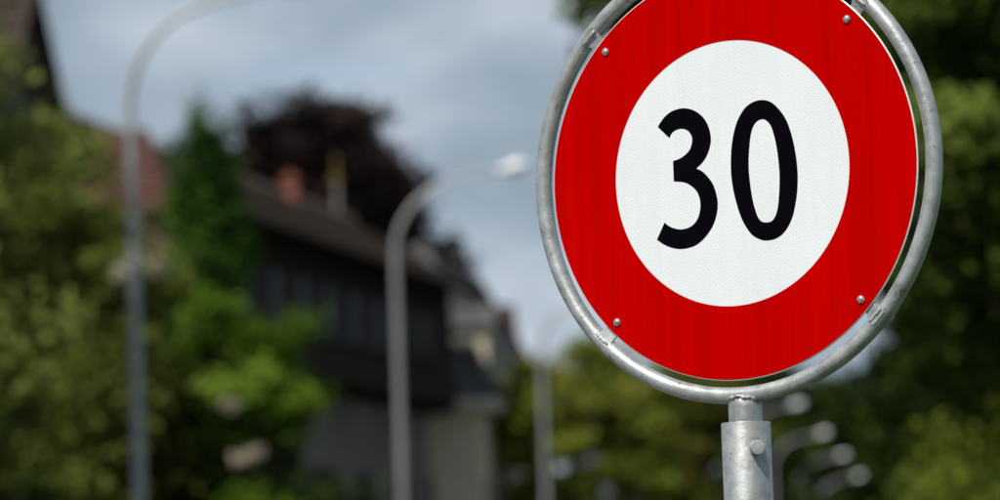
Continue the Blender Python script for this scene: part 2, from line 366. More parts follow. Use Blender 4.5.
# welded tabs that carry the plate, and the rivets through it
A_RV = 0.2830
for q, deg in enumerate((135, 45, 225, 315)):
    a = R(deg); er = (math.cos(a), math.sin(a)); et = (-er[1], er[0])
    tb = MB(); lo, hi = [], []
    prof = [(A_RV - 0.016, 0.0105, 0.0046), (A_RV + 0.0165, 0.0105, 0.0046), (0.304, 0.0108, 0.0020), (RR - TR + 0.001, 0.0125, -0.0015), (RR - 0.006, 0.0150, -0.0058), (RR - 0.001, 0.0155, -0.0068), (RR + 0.003, 0.012, -0.0062)]
    for dy, dst in ((0.0, lo), (0.0036, hi)):
        dst.extend([SP(er[0] * r + et[0] * w, er[1] * r + et[1] * w, y + dy) for r, w, y in prof] +
                   [SP(er[0] * r - et[0] * w, er[1] * r - et[1] * w, y + dy) for r, w, y in reversed(prof)])
    k = len(lo)
    tb.add(lo + hi, [tuple(range(k)), tuple(reversed(range(k, 2 * k)))] + [(i, k + i, k + (i + 1) % k, (i + 1) % k) for i in range(k)])
    tab = tb.build('mounting_tab', 'zinc_ring', sign, True, 60)
    # weld bead where the tab meets the ring: a lumpy short tube
    bead = []
    rr2 = random.Random(q)
    for i in range(9):
        w = (i / 8 - 0.5) * 0.027
        bead.append(SP(er[0] * (RR - 0.005 + rr2.uniform(-.0015, .0015)) + et[0] * w, er[1] * (RR - 0.005) + et[1] * w, -0.0050 + rr2.uniform(-.001, .0005)))
    MB().tube(bead, [0.0012, 0.0026, 0.002, 0.0028, 0.0019, 0.0026, 0.002, 0.0025, 0.0012], 10).build('weld_bead', 'zinc_weld', tab, True)
    # domed rivet head
    rv = MB(); n = 24
    prof = [(0.0062, 0.0), (0.0061, 0.0012), (0.0050, 0.0030), (0.0032, 0.0041), (0.0012, 0.0046)]
    cx, cy = er[0] * A_RV, er[1] * A_RV
    v = [SP(cx + r * math.cos(2 * math.pi * i / n), cy + r * math.sin(2 * math.pi * i / n), -0.0008 - h) for r, h in prof for i in range(n)]
    f = [(a_ * n + i, a_ * n + (i + 1) % n, (a_ + 1) * n + (i + 1) % n, (a_ + 1) * n + i) for a_ in range(len(prof) - 1) for i in range(n)]
    f += [tuple((len(prof) - 1) * n + i for i in range(n))]
    rv.add(v, f).build('rivet', 'rivet_steel', sign, True, 50)
# stub pipe welded under the ring, outer post, bolt, foot
PX = 0.0055
stub_top = SZ - 0.3255
st = MB(); n = 40; prof = [(0.0242, -0.20), (0.0242, -0.012), (0.0236, -0.007), (0.0218, 0.000), (0.0175, 0.0055), (0.010, 0.0085)]
st.lathe(prof, n, (PX, 0.006, stub_top)); stub = st.build('stub_pipe', 'zinc_post', sign, True, 40)
bead = []; rr2 = random.Random(9)
for i in range(26):
    t = math.pi * (0.98 + 1.04 * i / 25)
    bead.append((PX + 0.0228 * math.cos(t), 0.006 + 0.0228 * math.sin(t), stub_top - 0.007 + 0.009 * abs(math.sin(t)) + rr2.uniform(-.002, .002)))
MB().tube(bead, [0.0014 + rr2.uniform(0, 0.0024) for _ in bead], 8).build('weld_bead', 'zinc_weld', stub, True)
post_top = SZ - 0.3605
ps = MB()
prof = [(0.0355, -post_top - 0.4), (0.0355, -0.0012), (0.0348, 0.0), (0.0315, 0.0), (0.0310, -0.001), (0.0310, -0.12)]
post = ps.lathe(prof, 56, (PX, 0.006, post_top)).build('post', 'zinc_post', sign, True, 40)
MB().lathe([(0.10, -0.05), (0.10, 0.02), (0.094, 0.03), (0.037, 0.045)], 32, (PX, 0.006, 0)).build('foot_collar', 'kerb_stone', sign, True, 40)
# bolt through the post, seen right of its middle
view = math.atan2(-(SY), -(SX))                        # direction from the post back to the camera, world
ba = view + R(9) + YAW                                # in the sign's own frame
bd = Vector((math.cos(ba), math.sin(ba), 0)); bz = SZ - 0.3985
bc = Vector((PX, 0.006, bz)) + Vector((-bd.y, bd.x, 0)) * 0.0085
bt = MB()
def ring_of(c, d, r, n):
    h = Vector((0, 0, 1)); q = d.cross(h)
    return [c + r * (math.cos(2 * math.pi * i / n) * h + math.sin(2 * math.pi * i / n) * q) for i in range(n)]
n = 24; vs = []
for dist, r in ((0.030, 0.0108), (0.0455, 0.0108), (0.0470, 0.0102), (0.0474, 0.0080)): vs += ring_of(bc + bd * dist, bd, r, n)
fs = [(a_ * n + i, a_ * n + (i + 1) % n, (a_ + 1) * n + (i + 1) % n, (a_ + 1) * n + i) for a_ in range(3) for i in range(n)]
fs += [tuple(3 * n + i for i in range(n))]
bolt = bt.add(vs, fs).build('bolt', 'zinc_bolt', sign, True, 35)

# ------------------------------------------------------------------ street lamps
def make_lamp():
    root = empty('street_lamp', (0, 0, 0))
    MB().lathe([(0.16, -0.3), (0.16, 0.02), (0.13, 0.05), (0.11, 0.9), (0.085, 1.0)], 20).build('base_sleeve', 'lamp_steel', root, True, 40)
    k = 14
    MB().tube([(0, 0, 1.0 + 7.3 * i / k) for i in range(k + 1)], [0.078 - 0.026 * i / k for i in range(k + 1)], 16).build('pole', 'lamp_steel', root, True, 50)
    arc = [(0, 0, 8.3)]
    for i in range(1, 13):
        t = math.radians(76) * i / 12
        arc.append((1.28 * (1 - math.cos(t)), 0, 8.3 + 1.28 * math.sin(t)))
    x, _, z = arc[-1]
    for i in range(1, 5): arc.append((x + 0.235 * i, 0, z + 0.235 * i * math.tan(R(15)) * (1 - 0.08 * i)))
    MB().tube(arc, [0.052 - 0.024 * i / (len(arc) - 1) for i in range(len(arc))], 14).build('arm', 'lamp_steel', root, True, 50)
    ex, _, ez = arc[-1]
    tilt = R(10)
    def HP(px, py, pz): return (ex + px * math.cos(tilt) - pz * math.sin(tilt), py, ez + px * math.sin(tilt) + pz * math.cos(tilt))
    # hood: elongated shell; section by section
    secs = [(-0.12, 0.05, 0.05), (0.0, 0.075, 0.07), (0.10, 0.13, 0.11), (0.22, 0.16, 0.13), (0.34, 0.14, 0.11), (0.42, 0.08, 0.06), (0.44, 0.03, 0.02)]
    n = 12; hv, gv = [], []
    for sx, w, h in secs:
        for j in range(n + 1):
            t = math.pi * j / n
            hv.append(HP(sx, w * math.cos(t), h * math.sin(t)))
    hf = [(i * (n + 1) + j, i * (n + 1) + j + 1, (i + 1) * (n + 1) + j + 1, (i + 1) * (n + 1) + j) for i in range(len(secs) - 1) for j in range(n)]
    hf += [(i * (n + 1), (i + 1) * (n + 1), (i + 1) * (n + 1) + n, i * (n + 1) + n) for i in range(len(secs) - 1)]
    hood = MB().add(hv, hf).build('lamp_head', 'lamp_hood', root, True, 50)
    for sx, w, h in secs[1:]:
        for j in range(n + 1):
            t = math.pi * j / n
            gv.append(HP(sx, 0.92 * w * math.cos(t), -0.004 - 0.95 * h * math.sin(t)))
    gf = [(i * (n + 1) + j, (i + 1) * (n + 1) + j, (i + 1) * (n + 1) + j + 1, i * (n + 1) + j + 1) for i in range(len(secs) - 2) for j in range(n)]
    MB().add(gv, gf).build('glass_bowl', 'lamp_glass', hood, True)
    return root
lamp = make_lamp()
lamps = [(-4.47, 48.6, 'tall curved street lamp, nearest one, arm leaving the frame, among the green shrubs'),
         (-1.80, 68.2, 'curved street lamp in front of the dark wooden house, white head beside the sign ring'),
         (0.88, 92.6, 'street lamp whose pole rises in front of the yellow-green tree, head hidden behind the sign'),
         (8.16, 140.4, 'far street lamp with its head just below the ring, beside the stub pipe'),
         (10.67, 160.9, 'far street lamp, second small white head to the right of the post'),
         (13.07, 180.7, 'far street lamp with visible arc, third small white head to the right of the post'),
         (15.88, 204.8, 'farthest street lamp, lowest small white head to the right of the post')]
for i, (x, y, lab) in enumerate(lamps):
    o = lamp if i == 0 else copy_tree(lamp)
    o.location = (x, y, 0.12)
    tag(o, lab, 'street lamp', 'street lamps along the road')

# ------------------------------------------------------------------ houses
def roof_plane(parent, e0, e1, r1, r0, n, m, name='tile_course'):
    """a slope laid in overlapping courses from eave (e0-e1) to ridge (r0-r1)"""
    e0, e1, r0, r1 = map(Vector, (e0, e1, r0, r1))
    nn = (e1 - e0).cross((r0 + r1) / 2 - (e0 + e1) / 2).normalized()
    if nn.z < 0: nn = -nn
    for i in range(n):
        a, b = i / n, min(1.0, (i + 1.12) / n)
        p0, p1 = e0.lerp(r0, a), e1.lerp(r1, a); q0, q1 = e0.lerp(r0, b), e1.lerp(r1, b)
        lift, t = 0.055, 0.06
        MB().hexa([p0 + nn * (lift - t), p1 + nn * (lift - t), q1 - nn * t, q0 - nn * t],
                  [p0 + nn * lift, p1 + nn * lift, q1 + nn * 0.002, q0 + nn * 0.002]).build(name, m, parent)
def window(parent, kind, x, z, w, h, y=0.0, axis='y-', trim='pale_trim', shutters=None, mull=True, curtain=False):
    """window on a local wall; axis: direction the wall faces in the house's frame"""
    def bx(b, u0, u1, d0, d1, z0, z1):               # u along the wall, d outwards from it
        if axis == 'y-': b.box(u0, u1, y - d1, y - d0, z0, z1)
        elif axis == 'y+': b.box(u0, u1, y + d0, y + d1, z0, z1)
        elif axis == 'x-': b.box(y - d1, y - d0, u0, u1, z0, z1)
        else: b.box(y + d0, y + d1, u0, u1, z0, z1)
    f = MB(); t = 0.09
    bx(f, x - w / 2 - t, x - w / 2, -0.05, 0.06, z - h / 2 - t, z + h / 2 + t); bx(f, x + w / 2, x + w / 2 + t, -0.05, 0.06, z - h / 2 - t, z + h / 2 + t)
    bx(f, x - w / 2, x + w / 2, -0.05, 0.06, z + h / 2, z + h / 2 + t); bx(f, x - w / 2, x + w / 2, -0.05, 0.06, z - h / 2 - t, z - h / 2)
    wn = f.build('window', trim, parent)
    p = MB(); bx(p, x - w / 2, x + w / 2, 0.004, 0.014, z - h / 2, z + h / 2); p.build('pane', 'curtain_cloth' if curtain else 'window_glass', wn)
    if mull:
        q = MB(); bx(q, x - 0.03, x + 0.03, 0.015, 0.05, z - h / 2, z + h / 2); q.build('mullion', trim, wn)
    s = MB(); bx(s, x - w / 2 - 0.14, x + w / 2 + 0.14, -0.05, 0.13, z - h / 2 - t - 0.07, z - h / 2 - t - 0.002); s.build('sill', trim, wn)
    if shutters:
        for sg in (-1, 1):
            c = x + sg * (w / 2 + t + 0.02 + w * 0.24)
            q = MB(); bx(q, c - w * 0.24, c + w * 0.24, 0.005, 0.05, z - h / 2, z + h / 2); q.build('shutter', shutters, wn)

# dark timber house behind the second lamp: grey rendered floors below, jettied boarded floor above
H1 = empty('timber_house', (-7.04, 90.19, 0), math.atan2(1.0, 0.23))
tag(H1, 'long dark brown timber-clad house with jettied upper floor and brown roof behind the second lamp', 'house')
LEN, DEP = 24.8, 6.3
JZ, EZ, zr, OH = 8.85, 12.3, 14.2, 0.85
ze = zr - (zr - EZ) * (DEP / 2 + OH) / (DEP / 2) ; ze = 11.8
MB().box(0.25, LEN - 0.25, 0.7, DEP - 0.3, -0.3, JZ).build('lower_wall', 'grey_render', H1)
MB().box(0.20, LEN, 0.05, DEP, JZ, 12.1).build('upper_wall', 'dark_trim', H1)
MB().box(0.05, LEN + 0.1, -0.12, 0.62, JZ - 0.26, JZ - 0.01).build('jetty_beam', 'dark_trim', H1)
for i in range(13):
    x = 0.5 + i * (LEN - 1.0) / 12
    MB().box(x - 0.09, x + 0.09, -0.10, 0.66, JZ - 0.5, JZ - 0.27).build('joist_end', 'dark_trim', H1)
bw = 0.41; bm = MB().box(0, bw - 0.035, -0.045, 0.0, 0, 12.1 - JZ).mesh('board', 'dark_wood')
nb = int((LEN - 0.25) / bw)
for i in range(nb):
    o = link('board', bm, H1); o.location = (0.22 + i * bw, 0.05 - (0.012 if i % 2 else 0.0), JZ)
for i in range(9):
    window(H1, 0, 2.0 + i * 2.45, 10.35, 0.85, 1.35, -0.01, 'y-', 'dark_trim', shutters='shutter_green')
for z in (2.2, 5.6):
    for i in range(6): window(H1, 0, 2.2 + i * 3.8, z, 0.95, 1.5, 0.7, 'y-', 'shutter_green', shutters='shutter_green')
MB().box(-0.02, 1.15, -0.09, -0.01, JZ + 0.01, 11.7).build('corner_pier', 'pink_render', H1)
gy = [(0.0, JZ), (DEP, JZ), (DEP, 12.2), (DEP / 2, 13.95), (0.0, 12.2)]
gb = MB().add([(0.0, y, z) for y, z in gy] + [(0.18, y, z) for y, z in gy],
              [(0, 4, 3, 2, 1), (5, 6, 7, 8, 9), (0, 1, 6, 5), (1, 2, 7, 6), (2, 3, 8, 7), (3, 4, 9, 8), (4, 0, 5, 9)]).build('gable_wall', 'pink_render', H1)
MB().add([(LEN + 0.01, y, z) for y, z in gy] + [(LEN + 0.15, y, z) for y, z in gy],
              [(0, 4, 3, 2, 1), (5, 6, 7, 8, 9), (0, 1, 6, 5), (1, 2, 7, 6), (2, 3, 8, 7), (3, 4, 9, 8), (4, 0, 5, 9)]).build('gable_wall', 'dark_wood', H1)
for u in (1.6, 3.15, 4.7): window(H1, 0, u, 10.4, 0.8, 1.3, 0.0, 'x-', 'dark_trim', shutters=None)
for u in (1.9, 4.6): window(H1, 0, u, 5.4, 0.95, 1.5, 0.25, 'x-', 'pale_trim', shutters='shutter_green')
roof1 = MB().box(0.3, LEN - 0.2, DEP / 2 - 0.08, DEP / 2 + 0.08, 13.8, 14.0).build('roof', 'dark_trim', H1)
XA, XB = -0.9, LEN + 1.0
roof_plane(roof1, (XA, -OH, ze), (XB, -OH, ze), (XB, DEP / 2, zr), (XA, DEP / 2, zr), 18, 'brown_tile')
roof_plane(roof1, (XA, DEP + OH, ze), (XB, DEP + OH, ze), (XB, DEP / 2, zr), (XA, DEP / 2, zr), 9, 'brown_tile')
for i in range(44):
    x = XA + i * (XB - XA) / 44
    MB().tube([(x, DEP / 2, zr + 0.03), (x + 0.60, DEP / 2, zr + 0.05)], [0.13, 0.15], 8).build('ridge_tile', 'brown_tile', roof1)
MB().tube([(XA, -OH - 0.06, ze - 0.02), (XB, -OH - 0.06, ze - 0.05)], 0.07, 8).build('gutter', 'dark_trim', H1)
for y in (-OH, DEP + OH):
    MB().hexa([(XA - 0.08, y, ze - 0.25), (XA - 0.01, y, ze - 0.25), (XA - 0.01, DEP / 2, zr - 0.25), (XA - 0.08, DEP / 2, zr - 0.25)],
              [(XA - 0.08, y, ze + 0.06), (XA - 0.01, y, ze + 0.06), (XA - 0.01, DEP / 2, zr + 0.06), (XA - 0.08, DEP / 2, zr + 0.06)]).build('barge_board', 'pink_render', H1)
def chimney(parent, x, y, z0, z1, w, m, cap, pots=1, potm='brick_orange', poth=0.35):
    pr = min(1.0, w / 0.4)
    c = MB().box(x - w / 2, x + w / 2, y - w / 2, y + w / 2, z0, z1).build('chimney', m, parent)
    MB().box(x - w / 2 - 0.07, x + w / 2 + 0.07, y - w / 2 - 0.07, y + w / 2 + 0.07, z1, z1 + 0.12).build('chimney_cap', cap, c)
    for i in range(pots):
        MB().lathe([(0.15 * pr, 0), (0.13 * pr, poth * 0.7), (0.17 * pr, poth * 0.75), (0.15 * pr, poth)], 12, (x + (i - (pots - 1) / 2) * 0.34, y, z1 + 0.121)).build('chimney_pot', potm, c, True, 40)
chimney(roof1, 18.9, DEP / 2 - 0.2, 13.2, 14.62, 0.36, 'brick_orange', 'brick_orange', 1, 'brick_orange', 0.15)
chimney(roof1, 24.0, DEP / 2 - 0.1, 13.4, 15.2, 0.12, 'chimney_white', 'clay_ochre', 1, 'clay_ochre', 0.6)

# hip-roofed cream house beyond it
H2 = empty('cream_house', (-0.75, 116.5, 0), math.atan2(1, 0.125))
tag(H2, 'cream house with grey hipped roof and red hip tiles beyond the timber house', 'house')
L2, D2 = 18.0, 9.0; EV = 9.0
MB().box(0, L2, 0, D2, -0.3, EV - 0.35).build('wall', 'cream_render', H2)
MB().box(-0.45, L2 + 0.45, -0.45, D2 + 0.45, EV - 0.35, EV - 0.05).build('cornice', 'pale_trim', H2)
E0, E1, E2, E3 = (-0.5, -0.5, EV), (L2 + 0.5, -0.5, EV), (L2 + 0.5, D2 + 0.5, EV), (-0.5, D2 + 0.5, EV)
q0, q1 = (2.5, 1.9, 13.6), (L2 - 3.2, 1.9, 13.6)
roof2 = MB().box(3.0, L2 - 5, 1.6, D2 - 4, EV - 0.04, 11.2).build('roof', 'slate_tile', H2)
roof_plane(roof2, E0, E1, q1, q0, 12, 'slate_tile'); roof_plane(roof2, E2, E3, q0, q1, 8, 'slate_tile')
roof_plane(roof2, E1, E2, q1, q1, 10, 'slate_tile'); roof_plane(roof2, E3, E0, q0, q0, 10, 'slate_tile')
for a, b, hm in ((E1, q1, 'red_tile'), (E2, q1, 'red_tile'), (E0, q0, 'slate_tile'), (E3, q0, 'slate_tile'), (q0, q1, 'slate_tile')):
    a, b = Vector(a), Vector(b); k = max(4, int((b - a).length / 0.45))
    for i in range(k):
        MB().tube([a.lerp(b, i / k) + Vector((0, 0, 0.07)), a.lerp(b, (i + 1.08) / k) + Vector((0, 0, 0.09))], [0.20, 0.17], 8).build('hip_tile', hm, roof2)
for x in (0.6,):
    d = MB().box(x, x + 1.6, -0.2, 2.0, 9.3, 11.1).build('dormer', 'cream_render', roof2)
    roof_plane(d, (x - 0.2, -0.45, 11.05), (x - 0.2, 2.2, 11.05), (x + 0.8, 2.2, 11.75), (x + 0.8, -0.45, 11.75), 3, 'slate_tile')
    roof_plane(d, (x + 1.8, -0.45, 11.05), (x + 1.8, 2.2, 11.05), (x + 0.8, 2.2, 11.75), (x + 0.8, -0.45, 11.75), 3, 'slate_tile')
    MB().box(x + 0.35, x + 1.25, -0.23, -0.201, 9.6, 10.8).build('pane', 'window_glass', d)
for z in (2.3, 5.9):
    for i in range(5): window(H2, 0, 2.0 + i * 3.5, z, 1.0, 1.6, 0.0, 'y-', 'pale_trim', shutters='shutter_green')
    for i in range(2): window(H2, 0, 2.5 + i * 4.0, z, 1.0, 1.6, 0.0, 'x-', 'pale_trim', shutters='shutter_green')

def gable_house(name, label, loc, rz, Lx, Dy, eave, ridge, wallm, roofm, oh=0.6, cols=4, rows=(2.3, 5.2), trim='pale_trim', courses=14, pale=False):
    h = empty(name, loc, rz); tag(h, label, 'house')
    MB().add([(0, 0, -0.3), (Lx, 0, -0.3), (Lx, Dy, -0.3), (0, Dy, -0.3), (0, 0, eave), (Lx, 0, eave), (Lx, Dy, eave), (0, Dy, eave), (0, Dy / 2, ridge - 0.25), (Lx, Dy / 2, ridge - 0.25)],
             [(3, 2, 1, 0), (0, 1, 5, 4), (2, 3, 7, 6), (0, 4, 8, 7, 3), (1, 2, 6, 9, 5), (4, 5, 9, 8), (6, 7, 8, 9)]).build('wall', wallm, h)
    sl = (ridge - eave) / (Dy / 2); ez = eave - oh * sl + 0.12
    rf = MB().box(-oh, Lx + oh, Dy / 2 - 0.12, Dy / 2 + 0.12, ridge + 0.04, ridge + 0.2).build('roof', roofm, h)
    roof_plane(rf, (-oh, -oh, ez), (Lx + oh, -oh, ez), (Lx + oh, Dy / 2, ridge + 0.1), (-oh, Dy / 2, ridge + 0.1), courses, roofm)
    roof_plane(rf, (-oh, Dy + oh, ez), (Lx + oh, Dy + oh, ez), (Lx + oh, Dy / 2, ridge + 0.1), (-oh, Dy / 2, ridge + 0.1), max(4, courses // 2), roofm)
    for z in rows:
        for i in range(cols):
            window(h, 0, Lx * (i + 0.5) / cols, z, 0.95, 1.45, 0.0, 'y-', trim, shutters=None if pale else 'shutter_green', curtain=pale)
        window(h, 0, Dy * 0.3, z, 0.95, 1.45, 0.0, 'x-', trim); window(h, 0, Dy * 0.7, z, 0.95, 1.45, 0.0, 'x-', trim)
        window(h, 0, Dy * 0.3, z, 0.95, 1.45, Lx, 'x+', trim); window(h, 0, Dy * 0.7, z, 0.95, 1.45, Lx, 'x+', trim)
    return h, rf
h3, rf3 = gable_house('red_roofed_house', 'house with rust red tiled roof behind the left shrubs and nearest lamp', (-12.0, 75.0, 0), R(12), 5.3, 7.0, 10.35, 12.05, 'cream_render', 'red_tile', cols=2, rows=(2.3, 5.2, 8.6), pale=True)
h4, rf4 = gable_house('brick_house', 'tall dark brick house with steep roof at the far left edge', (-14.4, 70.0, 0), R(-6), 5.7, 5.0, 11.5, 13.9, 'brick_dark', 'brick_dark', oh=0.25, cols=3, rows=(2.5, 5.5, 8.6, 11.3), trim='dark_trim')
h5, rf5 = gable_house('dark_roofed_house', 'dark-roofed house showing its roof end beyond the cream house', (-8.0, 152.0, 0), R(4), 8.2, 8.0, 11.8, 14.9, 'grey_render', 'brick_dark', cols=2, rows=(2.3, 5.2, 8.2))
h6, rf6 = gable_house('pink_apartment_house', 'distant pale pink apartment house at the end of the road', (21.5, 262.0, 0), R(-5), 12.0, 11.0, 14.0, 17.5, 'pink_render', 'brown_tile', cols=5, rows=(2.3, 5.2, 8.2, 11.2))

# ------------------------------------------------------------------ trees and shrubs
def crown_mesh(name, blobs, clumps, per, leaf, spread, m, seed, tint=(0.5, 0.26), flat=0.7):
    rs = np.random.RandomState(seed); V, T = [], []
    tot = sum((b[3] * b[4] * b[5]) ** 0.67 for b in blobs)
    for b in blobs:
        c = np.array(b[:3]); rad = np.array(b[3:6])
        kb = max(2, int(round(clumps / 5 * (rad.prod()) ** 0.67 / tot)))
        d = rs.normal(size=(kb, 3)); d /= np.linalg.norm(d, axis=1)[:, None]
        rr = (rs.uniform(0.15, 1.0, kb) ** 0.4) * (1 + rs.normal(0, 0.10, kb))
        big = c + d * rad * rr[:, None]
        bt = rs.normal(tint[0], tint[1], kb)
        k = kb * 5; bi = np.repeat(np.arange(kb), 5); d = d[bi]
        cen = big[bi] + rs.normal(size=(k, 3)) * spread * np.array([1.15, 1.15, 0.75])
        ct = bt[bi] + rs.normal(0, 0.08, k)
        n = k * per
        idx = np.repeat(np.arange(k), per)
        off = rs.normal(size=(n, 3)) * spread * 0.75 * np.array([1, 1, flat]) * rs.uniform(0.6, 1.3, k)[idx][:, None]
        p = cen[idx] + off
        nor = 0.62 * rs.normal(size=(n, 3)) + np.array([0, 0, 0.55]) + 0.75 * d[idx]
        nor /= np.linalg.norm(nor, axis=1)[:, None]
        a = np.cross(nor, rs.normal(size=(n, 3))); a /= np.linalg.norm(a, axis=1)[:, None]
        bb = np.cross(nor, a); s = leaf * rs.uniform(0.6, 1.35, n)[:, None]
        q = np.stack([p - a * s * 0.5, p + bb * s * 0.30 + nor * s * 0.08, p + a * s * 0.5 - nor * s * 0.1, p - bb * s * 0.30 + nor * s * 0.08], 1)
        V.append(q.reshape(-1, 3)); T.append(np.clip(ct[idx] + rs.normal(0, 0.12, n), 0, 1))
    V = np.concatenate(V).astype(np.float32); T = np.concatenate(T).astype(np.float32); n = len(T)
    keep = V.reshape(-1, 4, 3)[:, :, 2].min(1) > 0.05
    V = V.reshape(-1, 4, 3)[keep].reshape(-1, 3); T = T[keep]; n = len(T)
    me = bpy.data.meshes.new(name)
    me.vertices.add(n * 4); me.vertices.foreach_set('co', V.ravel())
    me.loops.add(n * 4); me.loops.foreach_set('vertex_index', np.arange(n * 4, dtype=np.int32))
    me.polygons.add(n); me.polygons.foreach_set('loop_start', np.arange(0, n * 4, 4, dtype=np.int32))
    me.update(calc_edges=True)
    at = me.attributes.new('tint', 'FLOAT', 'FACE'); at.data.foreach_set('value', T)
    me.materials.append(MATS[m])
    return me
def tree(name, label, cat, loc, blobs, m, clumps=160, per=110, leaf=0.16, spread=0.35, seed=1, trunk=0.22, tint=(0.5, 0.28), group=None, flat=0.7):
    """blobs are given relative to the tree's foot"""
    t = empty(name, loc); tag(t, label, cat, group)
    rs = random.Random(seed)
    top = max(b[2] + b[5] * 0.4 for b in blobs); low = min(b[2] - b[5] * 0.6 for b in blobs); low = max(0.3, low)
    w = MB(); k = 9
    cx = sum(b[0] for b in blobs) / len(blobs); cy = sum(b[1] for b in blobs) / len(blobs)
    def axis(s): return Vector((cx * s * 0.8 + 0.12 * math.sin(3 * s + seed), cy * s * 0.8 + 0.10 * math.cos(4 * s + seed), -0.2 + (top + 0.2) * s))
    w.tube([axis(i / k) for i in range(k + 1)], [trunk * (1.35 if i == 0 else 1.0) * (1 - 0.85 * i / k) for i in range(k + 1)], 10)
    for b in blobs:
        for _ in range(2):
            tgt = Vector((b[0] + rs.uniform(-.5, .5) * b[3], b[1] + rs.uniform(-.5, .5) * b[4], b[2] + rs.uniform(-.2, .5) * b[5]))
            s0 = min(0.8, max(0.12, (tgt.z - 0.9 * math.hypot(tgt.x - cx, tgt.y - cy)) / top * 0.8)); st = axis(s0)
            mid = st.lerp(tgt, 0.5) + Vector((rs.uniform(-.2, .2), rs.uniform(-.2, .2), 0.2))
            r0 = trunk * (1 - 0.8 * s0) * 0.5
            w.tube([st, st.lerp(mid, 0.5), mid, mid.lerp(tgt, 0.5), tgt], [r0, r0 * 0.8, r0 * 0.6, r0 * 0.4, r0 * 0.15], 7)
    w.build('trunk', 'bark', t, True)
    link('crown', crown_mesh('crown', blobs, clumps, per, leaf, spread, m, seed, tint, flat), t)
    return t

# left: olive trees and shrubs round the nearest lamp
tree('ash_tree', 'tall olive green tree at the upper left corner, nearest on that side', 'tree', (-6.8, 46.0, 0),
     [(0.0, 0, 7.6, 1.25, 1.4, 1.6), (0.6, 0.2, 9.4, 0.75, 1.0, 1.4), (-0.8, 0.3, 9.0, 1.2, 1.2, 1.8), (0.2, 0, 5.6, 1.1, 1.2, 1.2)], 'leaf_olive', 150, 110, 0.15, 0.30, 3)
vib = tree('viburnum', 'broad olive green tree with pale flower heads filling the left side below the red roof', 'tree', (-6.9, 56.0, 0),
     [(0.0, 0, 6.4, 1.6, 1.5, 1.7), (1.0, 0.2, 7.4, 0.8, 1.0, 1.0), (1.3, -0.2, 5.2, 1.1, 1.2, 1.2), (-0.6, 0, 4.0, 1.6, 1.5, 1.5), (1.3, 0.1, 3.2, 1.2, 1.2, 1.2), (-1.0, 0, 8.0, 0.9, 0.9, 0.9), (1.6, 0.3, 6.8, 0.5, 0.8, 0.9)], 'leaf_olive', 400, 120, 0.15, 0.38, 8, tint=(0.5, 0.34))
tree('elder_shrub', 'olive shrub whose twigs cross in front of the nearest lamp pole', 'shrub', (-5.0, 42.0, 0),
     [(-0.9, 0, 3.9, 1.0, 0.9, 0.85), (0.0, 0, 4.75, 0.75, 0.7, 0.38), (-1.2, 0.2, 2.6, 1.0, 1.0, 1.0), (-1.6, 0.1, 5.0, 0.9, 0.8, 0.8)], 'leaf_olive', 110, 100, 0.14, 0.26, 12, 0.10, tint=(0.42, 0.2))
tree('birch_tree', 'thin pale twig of leaves reaching beside the nearest lamp pole at roof height', 'tree', (-6.6, 60.0, 0),
     [(0.2, 0, 9.4, 0.42, 0.4, 0.30), (-0.3, 0, 8.8, 0.45, 0.5, 0.4), (-0.6, 0, 7.6, 0.8, 0.8, 0.9), (-0.5, 0, 5.8, 1.0, 1.0, 1.0)], 'leaf_olive', 70, 90, 0.14, 0.24, 15, 0.12, tint=(0.65, 0.2))
tree('thuja', 'tall narrow dark green conifer to the right of the nearest lamp', 'tree', (-4.85, 65.0, 0),
     [(0.05, 0, 10.25, 0.08, 0.1, 0.35), (0.04, 0, 9.75, 0.20, 0.2, 0.4), (-0.02, 0, 9.1, 0.32, 0.3, 0.5), (0.08, 0, 8.4, 0.42, 0.4, 0.7), (-0.06, 0, 7.4, 0.52, 0.5, 0.9), (0, 0, 6.1, 0.60, 0.6, 1.1), (0, 0, 4.6, 0.70, 0.7, 1.2), (0, 0, 2.8, 0.8, 0.8, 1.4)], 'leaf_conifer', 900, 80, 0.12, 0.16, 21, 0.16, tint=(0.58, 0.28), flat=1.5)
tree('yew_tree', 'very dark spreading yew between the nearest lamp and the bright green maple', 'tree', (-4.45, 57.5, 0),
     [(0.05, 0, 5.0, 0.55, 0.8, 1.0), (-0.35, 0, 3.9, 0.6, 0.8, 1.0), (0.5, 0, 4.0, 0.7, 0.9, 0.8), (0.5, 0, 2.6, 1.3, 1.0, 1.1), (1.3, 0, 3.4, 0.8, 0.8, 0.5), (-0.6, 0, 2.6, 0.6, 0.9, 1.0), (-0.15, 0, 4.6, 0.6, 0.8, 0.8)], 'leaf_dark', 520, 110, 0.13, 0.22, 23, tint=(0.15, 0.15))
tree('maple_tree', 'bright lime green young maple in front of the timber house', 'tree', (-3.62, 55.5, 0),
     [(-0.1, 0, 6.25, 0.45, 0.6, 0.5), (0.40, 0, 5.75, 0.45, 0.6, 0.4), (0.75, 0, 5.25, 0.35, 0.5, 0.35), (0.05, 0, 5.3, 0.6, 0.7, 0.5), (-0.1, 0.1, 4.75, 0.45, 0.5, 0.3)], 'leaf_bright', 110, 100, 0.13, 0.18, 31, 0.10, tint=(0.45, 0.28))
hyd = tree('hydrangea', 'low bright green shrub with pale flower heads at the bottom beneath the lime green maple', 'shrub', (-3.1, 54.0, 0),
     [(0, 0, 3.4, 0.5, 0.6, 0.55), (-0.4, 0, 2.6, 0.7, 0.8, 0.8), (0.5, 0, 2.5, 0.6, 0.8, 0.8)], 'leaf_bright', 70, 100, 0.14, 0.24, 33, 0.08)
